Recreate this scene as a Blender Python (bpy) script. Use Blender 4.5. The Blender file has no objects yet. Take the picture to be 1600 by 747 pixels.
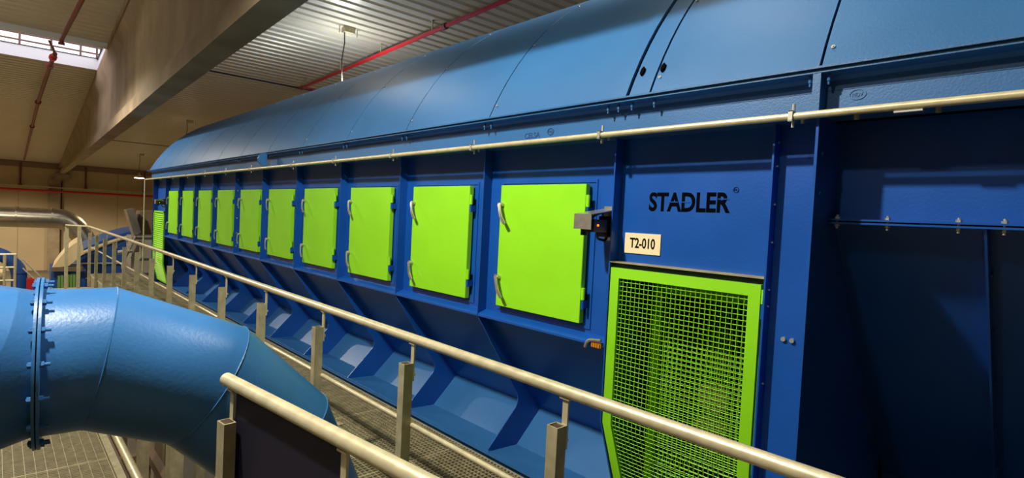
import bpy, bmesh, math, random
from mathutils import Vector, Matrix
random.seed(4)
S = bpy.context.scene
COL = S.collection
PI = math.pi

# ------------------------------------------------------------------ camera
cd = bpy.data.cameras.new('camera')
cam = bpy.data.objects.new('camera', cd)
COL.objects.link(cam)
S.camera = cam
cd.sensor_fit = 'HORIZONTAL'
cd.sensor_width = 36.0
cd.lens = 36.0 * 860.04 / 1600.0
cd.clip_start = 0.05
cd.clip_end = 300
yaw, pit, rol = 0.755001, 0.0343315, 0.0503639
f = Vector((-math.cos(yaw) * math.cos(pit), math.sin(yaw) * math.cos(pit), -math.sin(pit)))
r = f.cross(Vector((0, 0, 1))).normalized()
u = r.cross(f)
r2 = math.cos(rol) * r + math.sin(rol) * u
u2 = -math.sin(rol) * r + math.cos(rol) * u
cam.matrix_world = Matrix(((r2.x, u2.x, -f.x, 0.0), (r2.y, u2.y, -f.y, 0.0), (r2.z, u2.z, -f.z, 1.74), (0, 0, 0, 1)))

# ------------------------------------------------------------------ world, lights, exposure
S.view_settings.view_transform = 'Standard'
S.view_settings.look = 'None'
S.view_settings.gamma = 1.0
S.view_settings.use_curve_mapping = False
S.view_settings.exposure = 0.75
S.cycles.use_denoising = True
S.cycles.max_bounces = 8
S.cycles.diffuse_bounces = 5
S.cycles.sample_clamp_indirect = 4.0
w = bpy.data.worlds.new('sky')
S.world = w
w.use_nodes = True
w.node_tree.nodes['Background'].inputs[0].default_value = (1.0, 0.90, 0.95, 1)
w.node_tree.nodes['Background'].inputs[1].default_value = 1.25

BR = math.radians(2.2)          # the building stands turned by this much against the machine


def B(uu, v, z):
    return Vector((-uu * math.cos(BR) + v * math.sin(BR), uu * math.sin(BR) + v * math.cos(BR), z))


def lamp_light(name, loc, energy, color, size=0.1, kind='POINT', angle=2.2, blend=0.5, target=None, parent=None):
    l = bpy.data.lights.new(name, kind)
    l.energy = energy
    l.color = color
    l.shadow_soft_size = size
    o = bpy.data.objects.new(name, l)
    COL.objects.link(o)
    o.location = loc
    if kind == 'SPOT':
        l.spot_size = angle
        l.spot_blend = blend
        d = (Vector(target) - Vector(loc)) if target else Vector((0, 0, -1))
        o.rotation_euler = d.to_track_quat('-Z', 'Y').to_euler()
    return o


COOL = (1.0, 0.94, 0.82)
WARM = (1.0, 0.80, 0.50)
K = dict(kind='SPOT', angle=2.86, blend=0.35)
lamp_light('bay_and_fill_light', (-2.45, -0.35, 4.3), 480, COOL, 0.08, **K)
lamp_light('bay_and_fill_light', (-2.2, 2.35, 5.6), 42, COOL, 0.4, **K)  # unseen fill lamp, added to brighten the hood above the doors
lamp_light('bay_and_fill_light', (-7.6, 2.35, 5.6), 36, COOL, 0.4, **K)  # added hood fill further along, no fixture known here
lamp_light('bay_and_fill_light', (2.8, 2.35, 5.6), 34, COOL, 0.4, **K)  # added fill for the near end of the hood
lamp_light('bay_and_fill_uplight', B(12.0, -2.6, 4.6), 75, COOL, 0.12)  # fill added to light the roof beam's left side and the ceiling
lamp_light('bay_and_fill_uplight', B(1.0, -2.6, 5.0), 75, COOL, 0.12)  # fill added to lift the dark underside of the duct elbow
lamp_light('bay_and_fill_light', (-13.5, -0.9, 4.6), 560, COOL, 0.12, **K)
lamp_light('bay_and_fill_light', B(2.6, 5.3, 5.5), 800, COOL, 0.12, **K)  # added lamp, set off the row spacing to light the hood top
lamp_light('bay_and_fill_light', B(12.1, 5.22, 4.1), 500, (0.88, 0.93, 1.0), 0.12, **K)
lamp_light('bay_and_fill_uplight', B(12.1, 5.22, 4.75), 90, (0.85, 0.91, 1.0), 0.06)
lamp_light('bay_and_fill_light', B(26.6, 4.8, 3.75), 700, WARM, 0.12, **K)
lamp_light('bay_and_fill_light', B(40.3, 4.8, 3.05), 900, (1.0, 0.85, 0.62), 0.12, **K)
lamp_light('bay_and_fill_light', B(26.6, -4.0, 3.85), 1500, WARM, 0.12, **K)
lamp_light('bay_and_fill_light', B(42.3, -3.0, 3.4), 1600, (1.0, 0.88, 0.70), 0.12, **K)

# ------------------------------------------------------------------ helpers


def srgb(rr, g, b):
    def c(x):
        x /= 255.0
        return x / 12.92 if x <= 0.04045 else ((x + 0.055) / 1.055) ** 2.4
    return (c(rr), c(g), c(b), 1)


def mat(name, col, rough=0.5, metal=0.0, noise=0.0, scale=8.0, bump=0.0, bscale=60.0, stretch=None, col2=None, coat=0.0, spec=0.5):
    m = bpy.data.materials.new(name)
    m.use_nodes = True
    nt = m.node_tree
    p = nt.nodes['Principled BSDF']
    p.inputs['Base Color'].default_value = col
    p.inputs['Roughness'].default_value = rough
    p.inputs['Metallic'].default_value = metal
    p.inputs['Specular IOR Level'].default_value = spec
    if coat:
        p.inputs['Coat Weight'].default_value = coat
        p.inputs['Coat Roughness'].default_value = 0.15
    if noise or bump:
        tc = nt.nodes.new('ShaderNodeTexCoord')
        mp = nt.nodes.new('ShaderNodeMapping')
        nt.links.new(tc.outputs['Object'], mp.inputs[0])
        if stretch:
            mp.inputs['Scale'].default_value = stretch
    if noise:
        n = nt.nodes.new('ShaderNodeTexNoise')
        n.inputs['Scale'].default_value = scale
        n.inputs['Detail'].default_value = 5
        nt.links.new(mp.outputs[0], n.inputs['Vector'])
        rp = nt.nodes.new('ShaderNodeValToRGB')
        c2 = col2 or tuple(max(0, x * (1 - noise)) for x in col[:3]) + (1,)
        c1 = col if col2 else tuple(min(1, x * (1 + noise)) for x in col[:3]) + (1,)
        rp.color_ramp.elements[0].color = c2
        rp.color_ramp.elements[1].color = c1
        rp.color_ramp.elements[0].position = 0.35
        rp.color_ramp.elements[1].position = 0.65
        nt.links.new(n.outputs['Fac'], rp.inputs[0])
        nt.links.new(rp.outputs[0], p.inputs['Base Color'])
        mr = nt.nodes.new('ShaderNodeMapRange')
        mr.inputs['To Min'].default_value = max(0.05, rough - 0.07)
        mr.inputs['To Max'].default_value = min(1, rough + 0.07)
        nt.links.new(n.outputs['Fac'], mr.inputs[0])
        nt.links.new(mr.outputs[0], p.inputs['Roughness'])
    if bump:
        n2 = nt.nodes.new('ShaderNodeTexNoise')
        n2.inputs['Scale'].default_value = bscale
        n2.inputs['Detail'].default_value = 3
        nt.links.new(mp.outputs[0], n2.inputs['Vector'])
        bp = nt.nodes.new('ShaderNodeBump')
        bp.inputs['Strength'].default_value = bump
        bp.inputs['Distance'].default_value = 0.01
        nt.links.new(n2.outputs['Fac'], bp.inputs['Height'])
        nt.links.new(bp.outputs[0], p.inputs['Normal'])
    return m


M = {
    'blue': mat('blue_paint', srgb(18, 80, 164), 0.34, noise=0.06, scale=3, bump=0.06, bscale=90),
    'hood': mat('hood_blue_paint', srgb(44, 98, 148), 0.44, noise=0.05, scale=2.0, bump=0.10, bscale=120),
    'duct': mat('duct_blue_paint', srgb(50, 108, 166), 0.38, noise=0.04, scale=5, bump=0.10, bscale=70),
    'green': mat('lime_green_paint', srgb(146, 226, 28), 0.42, noise=0.03, scale=4, bump=0.04, bscale=120),
    'galv': mat('galvanised_steel', srgb(178, 168, 134), 0.5, 0.3, noise=0.16, scale=14, bump=0.05, bscale=50),
    'galv2': mat('galvanised_tube', srgb(212, 200, 162), 0.36, 0.35, noise=0.10, scale=20, bump=0.04, bscale=40),
    'steel': mat('stainless_steel', srgb(196, 190, 176), 0.32, 0.8, noise=0.06, scale=30),
    'zinc': mat('zinc_bolts', srgb(205, 205, 195), 0.35, 0.7),
    'rust': mat('rusty_cut_edge', srgb(70, 50, 32), 0.9, 0.0, noise=0.3, scale=40),
    'black': mat('black_plastic', srgb(20, 20, 22), 0.4),
    'letter': mat('black_letters_and_hole_shade', srgb(3, 4, 9), 0.9, spec=0.05),
    'emboss': mat('shaded_emboss_paint', srgb(20, 62, 112), 0.5),  # beam paint in a darker tone, relief shade put into the colour
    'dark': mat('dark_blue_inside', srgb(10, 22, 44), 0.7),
    'sign': mat('sign_plate', srgb(246, 226, 180), 0.45),
    'amber': mat('amber_connector', srgb(214, 140, 30), 0.4),
    'red': mat('red_pipe_paint', srgb(188, 30, 36), 0.35, noise=0.05, scale=5),
    'darkred': mat('oxide_red_pipe', srgb(120, 52, 44), 0.5),
    'redbox': mat('red_box', srgb(178, 26, 20), 0.5),
    'concrete': mat('beam_concrete', srgb(160, 142, 114), 0.85, noise=0.12, scale=1.2, bump=0.15, bscale=10, col2=srgb(132, 114, 86)),
    'wall': mat('wall_concrete', srgb(186, 166, 130), 0.9, noise=0.05, scale=0.6, bump=0.05, bscale=8),
    'band': mat('wall_band', srgb(130, 112, 92), 0.9),
    'floor': mat('floor_concrete', srgb(120, 110, 92), 0.8, noise=0.1, scale=0.6),
    'deck': mat('roof_deck', srgb(204, 194, 168), 0.42, 0.25, noise=0.03, scale=0.8),
    'white': mat('white_curb', srgb(226, 232, 238), 0.5),
    'joint': mat('dark_joint', srgb(46, 34, 24), 0.8),
    'duct_steel': mat('spiral_duct', srgb(176, 168, 146), 0.3, 0.85, noise=0.08, scale=6),
    'tan': mat('tan_fabric', srgb(214, 190, 142), 0.7),
    'machine_grey': mat('grey_machine_paint', srgb(150, 142, 128), 0.5, noise=0.05, scale=3),
    'beige': mat('beige_cabinet', srgb(196, 178, 138), 0.6, noise=0.05, scale=5),
    'strip': mat('green_strip', srgb(110, 150, 70), 0.6),
    'brown': mat('brown_machinery', srgb(110, 90, 66), 0.7, noise=0.1, scale=4),
    'farblue': mat('far_blue_paint', srgb(30, 74, 140), 0.45),
    'rail': mat('roof_rail', srgb(96, 78, 74), 0.6),
}
# smoked, see-through sheet in the near railing
sm = bpy.data.materials.new('smoked_sheet')
sm.use_nodes = True
nt = sm.node_tree
nt.nodes.remove(nt.nodes['Principled BSDF'])
out = nt.nodes['Material Output']
tr = nt.nodes.new('ShaderNodeBsdfTransparent')
tr.inputs[0].default_value = (0.035, 0.032, 0.045, 1)
df = nt.nodes.new('ShaderNodeBsdfPrincipled')
df.inputs['Base Color'].default_value = srgb(44, 42, 62)
df.inputs['Roughness'].default_value = 0.45
mx = nt.nodes.new('ShaderNodeMixShader')
mx.inputs[0].default_value = 0.6
nt.links.new(tr.outputs[0], mx.inputs[1])
nt.links.new(df.outputs[0], mx.inputs[2])
nt.links.new(mx.outputs[0], out.inputs[0])
M['smoked'] = sm
em = bpy.data.materials.new('lamp_lens')
em.use_nodes = True
p = em.node_tree.nodes['Principled BSDF']
p.inputs['Emission Color'].default_value = (1, 0.9, 0.72, 1)
p.inputs['Emission Strength'].default_value = 12
M['lens'] = em
rb = bpy.data.materials.new('red_indicator')
rb.use_nodes = True
p = rb.node_tree.nodes['Principled BSDF']
p.inputs['Base Color'].default_value = srgb(255, 90, 20)
p.inputs['Emission Color'].default_value = (1, 0.16, 0.02, 1)
p.inputs['Emission Strength'].default_value = 1.5
M['indicator'] = rb


def build(name, bm, m, parent=None, sharp=0.6, smooth=True):
    bmesh.ops.recalc_face_normals(bm, faces=bm.faces[:])
    if smooth:
        for fa in bm.faces:
            fa.smooth = True
        for e in bm.edges:
            if len(e.link_faces) != 2 or e.calc_face_angle(0) > sharp:
                e.smooth = False
    me = bpy.data.meshes.new(name)
    bm.to_mesh(me)
    bm.free()
    me.materials.append(M[m] if isinstance(m, str) else m)
    o = bpy.data.objects.new(name, me)
    COL.objects.link(o)
    if parent is not None:
        o.parent = parent
        o.matrix_parent_inverse = Matrix.Translation(-parent_loc(parent))
    return o


def parent_loc(o):
    v = Vector(o.location)
    if o.parent is not None and not o.matrix_parent_inverse.is_identity:
        pass
    return WL.get(o.name, Vector((0, 0, 0)))


WL = {}


def tag(o, label, cat, group=None, kind=None):
    if label:
        o['label'] = label
    if cat:
        o['category'] = cat
    if group:
        o['group'] = group
    if kind:
        o['kind'] = kind
    return o


def empty(name, loc, label, cat, group=None):
    o = bpy.data.objects.new(name, None)
    o.empty_display_size = 0.1
    COL.objects.link(o)
    o.location = loc
    WL[o.name] = Vector(loc)
    return tag(o, label, cat, group)


def struct(name, bm, m):
    return tag(build(name, bm, m), None, None, None, 'structure')


def box(bm, x0, x1, y0, y1, z0, z1, T=None):
    vs = [bm.verts.new(T(x, y, z) if T else (x, y, z)) for x in (x0, x1) for y in (y0, y1) for z in (z0, z1)]
    for q in ((0, 1, 3, 2), (4, 6, 7, 5), (0, 4, 5, 1), (2, 3, 7, 6), (0, 2, 6, 4), (1, 5, 7, 3)):
        bm.faces.new([vs[i] for i in q])
    return bm


def nb():
    return bmesh.new()


def bevel(bm, w):
    bmesh.ops.bevel(bm, geom=bm.edges[:], offset=w, segments=2, affect='EDGES')
    return bm


def prism(bm, prof, x0, x1):
    """closed (y,z) outline pushed along X"""
    a = [bm.verts.new((x0, y, z)) for y, z in prof]
    b = [bm.verts.new((x1, y, z)) for y, z in prof]
    n = len(prof)
    for i in range(n):
        j = (i + 1) % n
        bm.faces.new((a[i], a[j], b[j], b[i]))
    bm.faces.new(a)
    bm.faces.new(b[::-1])
    return bm


def sheet(bm, prof, x0, x1, t=0.006):
    """open (y,z) path as sheet of thickness t (offset to the inside = +normal)"""
    n = len(prof)
    off = []
    for i in range(n):
        d = Vector((0, 0))
        if i > 0:
            e = Vector((prof[i][0] - prof[i - 1][0], prof[i][1] - prof[i - 1][1])).normalized()
            d += Vector((-e.y, e.x))
        if i < n - 1:
            e = Vector((prof[i + 1][0] - prof[i][0], prof[i + 1][1] - prof[i][1])).normalized()
            d += Vector((-e.y, e.x))
        d.normalize()
        off.append((prof[i][0] + d.x * t, prof[i][1] + d.y * t))
    return prism(bm, list(prof) + off[::-1], x0, x1)


def ring_frames(path, closed=False):
    P = [Vector(p) for p in path]
    res = []
    d0 = (P[1] - P[0]).normalized()
    ref = Vector((0, 0, 1)) if abs(d0.z) < 0.9 else Vector((0, 1, 0))
    x = d0.cross(ref).normalized()
    y = x.cross(d0).normalized()
    prev = d0
    for i in range(len(P)):
        din = (P[i] - P[i - 1]).normalized() if i > 0 else d0
        dout = (P[i + 1] - P[i]).normalized() if i < len(P) - 1 else din
        if i > 0:
            q = prev.rotation_difference(din)
            x = q @ x
            y = q @ y
        nrm = (din + dout)
        if nrm.length < 1e-6:
            nrm = din
        nrm.normalize()
        res.append((P[i], x.copy(), y.copy(), din.copy(), nrm))
        prev = din
    return res


def ring(fr, rad, n):
    c, x, y, d, nrm = fr
    out = []
    for k in range(n):
        a = 2 * PI * k / n
        p = x * math.cos(a) * rad + y * math.sin(a) * rad
        t = -p.dot(nrm) / d.dot(nrm)
        out.append(c + p + d * t)
    return out


def tube(bm, path, rad, n=12, cap=True):
    fr = ring_frames(path)
    rings = [[bm.verts.new(p) for p in ring(q, rad, n)] for q in fr]
    for a, b in zip(rings[:-1], rings[1:]):
        for i in range(n):
            j = (i + 1) % n
            bm.faces.new((a[i], a[j], b[j], b[i]))
    if cap:
        bm.faces.new(rings[0][::-1])
        bm.faces.new(rings[-1])
    return bm


def cyl(bm, p0, p1, r, n=10):
    return tube(bm, [p0, p1], r, n)


def bent(path, rad, k=5):
    """round the corners of a path"""
    P = [Vector(p) for p in path]
    out = [P[0]]
    for i in range(1, len(P) - 1):
        a = (P[i - 1] - P[i]).normalized()
        b = (P[i + 1] - P[i]).normalized()
        s, e = P[i] + a * rad, P[i] + b * rad
        for j in range(k + 1):
            t = j / k
            out.append((1 - t) ** 2 * s + 2 * t * (1 - t) * P[i] + t * t * e)
    out.append(P[-1])
    return out


def hexbolt(bm, c, axis, r=0.010, h=0.008, n=6):
    c = Vector(c)
    axis = Vector(axis).normalized()
    cyl(bm, c, c + axis * h, r, n)
    cyl(bm, c + axis * h, c + axis * (h * 1.8), r * 0.5, 8)
    return bm


def text_bm(s, w, h, x0, z0, y, off=0.0, depth=0.002, T=None):
    """letters standing in the XZ plane, facing -Y, fitted into w x h with lower left corner x0,z0"""
    cu = bpy.data.curves.new('t', 'FONT')
    cu.body = s
    cu.size = 1
    cu.offset = off
    cu.extrude = 0.01
    cu.resolution_u = 4
    o = bpy.data.objects.new('t', cu)
    COL.objects.link(o)
    dg = bpy.context.evaluated_depsgraph_get()
    me = bpy.data.meshes.new_from_object(o.evaluated_get(dg))
    bm = nb()
    bm.from_mesh(me)
    bpy.data.objects.remove(o)
    bpy.data.curves.remove(cu)
    bpy.data.meshes.remove(me)
    xs = [v.co.x for v in bm.verts]
    ys = [v.co.y for v in bm.verts]
    a, b, c, d = min(xs), max(xs), min(ys), max(ys)
    for v in bm.verts:
        X = x0 + (v.co.x - a) / (b - a) * w
        Z = z0 + (v.co.y - c) / (d - c) * h
        Y = y - (v.co.z + 0.01) / 0.02 * depth
        v.co = (X, Y, Z)
    return bm


ORD = ['nearest', 'second', 'third', 'fourth', 'fifth', 'sixth', 'seventh', 'eighth', 'ninth', 'tenth', 'eleventh', 'twelfth', 'thirteenth', 'fourteenth', 'fifteenth', 'sixteenth', 'seventeenth']

# ================================================================== THE HALL (structure)
FZ = -3.5
UF = 51.2


def CZ(uu):
    return 4.14 + 0.045 * (UF - uu)


bm = nb()
box(bm, -12, UF + 0.3, -12, 16, FZ - 0.2, FZ, B)
struct('floor', bm, 'floor')
# far wall with panel joints left as grooves
bm = nb()
vv = -12.0
while vv < 16:
    box(bm, UF, UF + 0.3, vv + 0.012, min(vv + 5.6, 16) - 0.012, FZ, 3.72, B)
    vv += 5.6
box(bm, UF + 0.05, UF + 0.3, -12, 16, FZ, 4.3, B)
struct('wall_far', bm, 'wall')
bm = nb()
box(bm, UF - 0.06, UF + 0.1, -12, 16, 3.72, 4.12, B)
struct('trim_1', bm, 'band')
bm = nb()
box(bm, -12, UF, -12.3, -12, FZ, 7.0, B)
struct('wall_left', bm, 'wall')
bm = nb()
box(bm, -12, UF, 16, 16.3, FZ, 7.0, B)
struct('wall_right', bm, 'wall')
bm = nb()
box(bm, -12.3, -12, -12, 16, FZ, 7.0, B)
struct('wall_near', bm, 'wall')

# corrugated roof deck, ribs running across the hall, with the rooflight left open
SK0, SK1, SKV0, SKV1 = 17.42, 20.45, -9.0, 1.36


def deck(u0, u1, v0, v1, bm):
    pitch = 0.31
    n = int(math.floor(u0 / pitch))
    pts = []
    uu = n * pitch
    while uu < u1 + pitch:
        for du, dz in ((0, 0), (0.19, 0), (0.215, 0.07), (0.285, 0.07)):
            q = uu + du
            if u0 <= q <= u1:
                pts.append((q, CZ(q) + dz))
        uu += pitch
    pts = [(u0, CZ(u0))] + pts + [(u1, CZ(u1))]
    lo = [(bm.verts.new(B(a, v0, z)), bm.verts.new(B(a, v1, z))) for a, z in pts]
    hi = [(bm.verts.new(B(a, v0, z + 0.02)), bm.verts.new(B(a, v1, z + 0.02))) for a, z in pts]
    for s in (lo, hi):
        for a, b in zip(s[:-1], s[1:]):
            bm.faces.new((a[0], a[1], b[1], b[0]))


bm = nb()
deck(-12, SK0, -12, 1.4, bm)
deck(SK1, UF + 0.2, -12, 1.4, bm)
deck(SK0, SK1, -12, SKV0, bm)
deck(-12, UF + 0.2, 1.4, 16, bm)
struct('ceiling', bm, 'deck')
# curb of the rooflight
bm = nb()
for a, b, c, d in ((SK1, SK1 + 0.05, SKV0, SKV1 + 0.06), (SK0 - 0.05, SK0, SKV0, SKV1 + 0.06), (SK0, SK1, SKV1, SKV1 + 0.05), (SK0, SK1, SKV0 - 0.05, SKV0)):
    zz = CZ(SK1)
    box(bm, a, b, c, d, zz - 0.0, zz + 0.34 + (0.1 if a < SK0 else 0), B)
struct('window_1', bm, 'white')
bm = nb()
box(bm, SK1 - 0.02, SK1 + 0.02, SKV0, SKV1, CZ(SK1) + 0.325, CZ(SK1) + 0.345, B)
box(bm, SK0, SK1, SKV1 - 0.03, SKV1 - 0.01, CZ(SK1) + 0.30, CZ(SK1) + 0.33, B)
struct('trim_2', bm, 'joint')
# dark deck joint and far joints
bm = nb()
for uu, t in ((18.05, 0.05), (35.5, 0.05)):
    for v0, v1 in ((1.8, 16.0),):
        box(bm, uu - t, uu + t, v0, v1, CZ(uu) - 0.02, CZ(uu) + 0.0, B)
struct('trim_3', bm, 'joint')

# concrete roof beam: bottom flange, web, top flange, a column under its far end
bm = nb()
V0, V1, ZB = 1.36, 1.64, 3.42


def T4(uu, v, z):
    return B(uu, v, z)


prof = [(V0, 0.0), (V1, 0.0), (V1, 0.30), (V1 - 0.07, 0.42), (V1 - 0.07, 1.0)]
us = [-6 + i * 4 for i in range(15)]
us[-1] = UF - 0.35
rings_ = []
for uu in us:
    top = CZ(uu) - 0.01
    z2 = top - 0.55
    z3 = top - 0.30
    pts = [(V0, ZB), (V1, ZB), (V1, ZB + 0.22), (V1 - 0.08, min(ZB + 0.36, z2)), (V1 - 0.08, max(z2, ZB + 0.37)), (V1 + 0.02, max(z3, ZB + 0.45)), (V1 + 0.02, top),
           (V0 - 0.02, top), (V0 - 0.02, max(z3, ZB + 0.45)), (V0 + 0.08, max(z2, ZB + 0.37)), (V0 + 0.08, min(ZB + 0.36, z2)), (V0, ZB + 0.22)]
    rings_.append([bm.verts.new(B(uu, a, b)) for a, b in pts])
for a, b in zip(rings_[:-1], rings_[1:]):
    for i in range(12):
        j = (i + 1) % 12
        bm.faces.new((a[i], a[j], b[j], b[i]))
bm.faces.new(rings_[0])
bm.faces.new(rings_[-1][::-1])
bevel_none = 0
tag(build('roof_beam', bm, 'concrete', sharp=0.9), 'long concrete beam under the corrugated roof beside the rooflight', 'beam')
bm = nb()
box(bm, UF - 0.45, UF - 0.01, 0.78, 1.42, FZ, 3.0, B)
box(bm, UF - 0.55, UF - 0.01, 1.05, 1.9, 3.0, 3.40, B)
tag(build('concrete_column', bm, 'concrete'), 'square concrete column on the far wall under the roof beam end', 'column')

# pipes on the far wall
o = empty('cable_tray', B(UF - 0.2, 0, 2.4), 'grey cable tray running along the far wall above the red pipe', 'cable tray')
bm = nb()
box(bm, UF - 0.75, UF - 0.60, -12, 9.0, 2.36, 2.43, B)
build('tray', bm, 'galv', o)
bm = nb()
tube(bm, [B(UF - 0.66, -12, 2.10), B(UF - 0.66, 9.0, 2.16)], 0.085, 10)
tag(build('sprinkler_main', bm, 'red'), 'straight red water pipe running along the far wall', 'pipe')
for v, nm in ((-0.72, 'dark vertical pipe on the far wall left of the concrete column'), (2.85, 'dark vertical pipe on the far wall just right of the concrete column'), (6.45, 'dark vertical pipe on the far wall next to the blue machine')):
    bm = nb()
    tube(bm, [B(UF - 0.1, v, 2.55), B(UF - 0.1, v, 4.0)], 0.05, 8)
    box(bm, UF - 0.3, UF - 0.03, v - 0.1, v + 0.1, 2.45, 2.56, B)
    tag(build('riser_pipe', bm, 'darkred'), nm, 'pipe', 'riser pipes on the far wall')
bm = nb()
tube(bm, [B(UF - 0.25, 1.50, FZ), B(UF - 0.25, 1.50, 2.9)], 0.03, 8)
tag(build('drain_pipe', bm, 'joint'), 'thin dark pipe running down the right side of the concrete column', 'pipe')

# red sprinkler pipe under the roof
o = empty('sprinkler_pipe', B(10, 6.6, 5.7), 'bright red pipe hanging under the roof behind the blue hood', 'pipe')
bm = nb()
pa, pb = B(17.0, 6.08, 5.42), B(2.0, 6.95, 6.12)
cyl(bm, pa, pb, 0.045, 10)
build('tube', bm, 'red', o)
bm = nb()
cyl(bm, pa, B(16.6, 7.2, 5.42), 0.025, 8)
build('branch_pipe', bm, 'red', o)
for t in (0.0, 0.47):
    bm = nb()
    q = pa.lerp(pb, t)
    dd = (pb - pa).normalized()
    cyl(bm, q - dd * 0.05, q + dd * 0.05, 0.07, 10)
    build('coupling', bm, 'darkred', o)
for i in range(8):
    t = 0.02 + i * 0.14
    q = pa.lerp(pb, t)
    bm = nb()
    uu = 17.0 - 15 * t
    box(bm, q.x - 0.012, q.x + 0.012, q.y - 0.012, q.y + 0.012, q.z + 0.03, CZ(uu) + 0.0)
    box(bm, q.x - 0.03, q.x + 0.03, q.y - 0.03, q.y + 0.03, CZ(uu) - 0.03, CZ(uu))
    build('hanger', bm, 'galv', o)
# red-brown pipes left of the beam
o = empty('overhead_pipe', B(20, 0.3, 5.2), 'rusty red pipe run under the roof crossing below the rooflight', 'pipe')
bm = nb()
P1 = [B(46.5, -0.49, 4.0), B(24.9, 0.06, 4.93), B(19.2, 0.27, 5.2), B(17.9, 0.34, 5.27)]
tube(bm, P1, 0.05, 10)
build('tube', bm, 'darkred', o)
bm = nb()
tube(bm, [P1[-1], B(17.6, 0.30, 5.33), B(17.0, 0.22, 5.36)], 0.028, 8)
build('thin_tube', bm, 'darkred', o)
for t in (P1[1], P1[2], B(31, -0.1, 4.66), B(18.3, 0.31, 5.25)):
    bm = nb()
    cyl(bm, t - Vector((0.08, 0, 0)), t + Vector((0.08, 0, 0)), 0.085, 10)
    build('coupling', bm, 'red' if t.x > -19 else 'darkred', o)
o = empty('overhead_pipe', B(13, 0.5, 5.4), 'dark red pipe under the roof in front of the rooflight, ending in a small head', 'pipe')
bm = nb()
tube(bm, [B(16.3, 0.42, 5.30), B(9.0, 0.9, 5.62)], 0.042, 10)
build('tube', bm, 'darkred', o)
bm = nb()
cyl(bm, B(16.35, 0.42, 5.32), B(16.35, 0.42, 5.20), 0.045, 10)
cyl(bm, B(16.35, 0.36, 5.22), B(16.35, 0.48, 5.22), 0.03, 10)
build('sprinkler_head', bm, 'darkred', o)

# roof railing seen through the rooflight
UR = 24.0
o = empty('roof_railing', B(UR, 0, 5.5), 'grey railing standing on the roof, seen through the rooflight', 'railing')
for nm, zz in (('top_rail', 7.07), ('middle_rail', 6.93), ('lower_rail', 6.72)):
    bm = nb()
    ve = 1.62 if nm == 'top_rail' else 1.9
    tube(bm, [B(UR, -8, zz), B(UR, ve, zz)] if nm != 'top_rail' else bent([B(UR, -8, zz), B(UR, 1.66, zz), B(UR, 1.70, 5.6)], 0.1), 0.03, 6)
    build(nm, bm, 'rail', o)
for i, v in enumerate((-4.2, -3.3, -2.3, -1.3, -0.42, 0.36, 1.12, 1.56)):
    bm = nb()
    cyl(bm, B(UR, v, 5.5), B(UR, v, 7.07), 0.035, 6)
    build('post', bm, 'rail', o)

# high bay lamps: junction box on the roof, wire, lamp
for i, (uu, v, dz, vis, lab) in enumerate(((12.1, 5.22, 1.72, 1, 'high bay lamp on a wire above the middle of the blue hood'),
                                      (26.6, 4.8, 1.4, 1, 'high bay lamp whose wire drops behind the far end of the blue hood'),
                                      (40.3, 4.82, 1.42, 1, 'glowing high bay lamp hanging in front of the far wall left of the blue machine'))):
    o = empty('high_bay_lamp', B(uu, v, CZ(uu) - dz), lab, 'lamp', 'high bay lamps')
    zt = CZ(uu)
    zl = zt - dz
    bm = nb()
    box(bm, uu - 0.10, uu + 0.10, v - 0.02, v + 0.22, zt - 0.12, zt, B)
    for s in (-0.12, 0.30):
        box(bm, uu - 0.01, uu + 0.01, v + s, v + s + 0.015, zt - 0.16, zt, B)
    build('junction_box', bm, 'galv', o)
    bm = nb()
    tube(bm, [B(uu, v, zt - 0.02), B(uu, v + 0.02, zt - 0.35), B(uu, v - 0.03, zt - 0.75), B(uu, v, zl + 0.2)], 0.012, 6)
    build('wire', bm, 'joint', o)
    bm = nb()
    c = B(uu, v, zl)
    for rr0, z0, rr1, z1 in ((0.07, 0.22, 0.09, 0.10), (0.09, 0.10, 0.26, -0.06)):
        a = [bm.verts.new(c + Vector((math.cos(k * PI / 10) * rr0, math.sin(k * PI / 10) * rr0, z0))) for k in range(20)]
        b = [bm.verts.new(c + Vector((math.cos(k * PI / 10) * rr1, math.sin(k * PI / 10) * rr1, z1))) for k in range(20)]
        for k in range(20):
            bm.faces.new((a[k], a[(k + 1) % 20], b[(k + 1) % 20], b[k]))
    build('lamp_shade', bm, 'steel', o)
    bm = nb()
    cyl(bm, c + Vector((0, 0, -0.045)), c + Vector((0, 0, -0.075)), 0.25, 20)
    build('lens', bm, 'lens', o)

# ================================================================== THE BLUE DRUM SCREEN
XR = [-1.744, -2.797] + [-2.797 - 1.0368 * i for i in range(1, 11)]   # rib positions 0..11
XE0, XE1 = -13.25, 1.6
tro = empty('drum_screen', (-6, 3.5, 0.1), 'huge blue drum screening machine with a rounded hood and lime green doors', 'machine')
YF = 2.42


def part(name, bm, m, parent=tro, label=None, **k):
    o = build(name, bm, m, parent if parent is not None else tro, **k)
    if parent is not None and parent is not tro:
        o.matrix_parent_inverse = Matrix.Identity(4)
    if label:
        o['label'] = label
    return o


# side plates, one per bay
for i in range(11):
    a, b = XR[i + 1], XR[i]
    bm = nb()
    box(bm, a, b, YF, YF + 0.008, 1.10, 2.2)
    part('side_panel', bm, 'blue')
bm = nb()
box(bm, XE0, XR[11], YF, YF + 0.008, 1.56, 2.2)
part('side_panel', bm, 'blue')
bm = nb()
box(bm, XR[0], -0.943, YF, YF + 0.008, 1.545, 2.2)
part('side_panel', bm, 'blue', label='side panel with the maker name cut through it')

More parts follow.
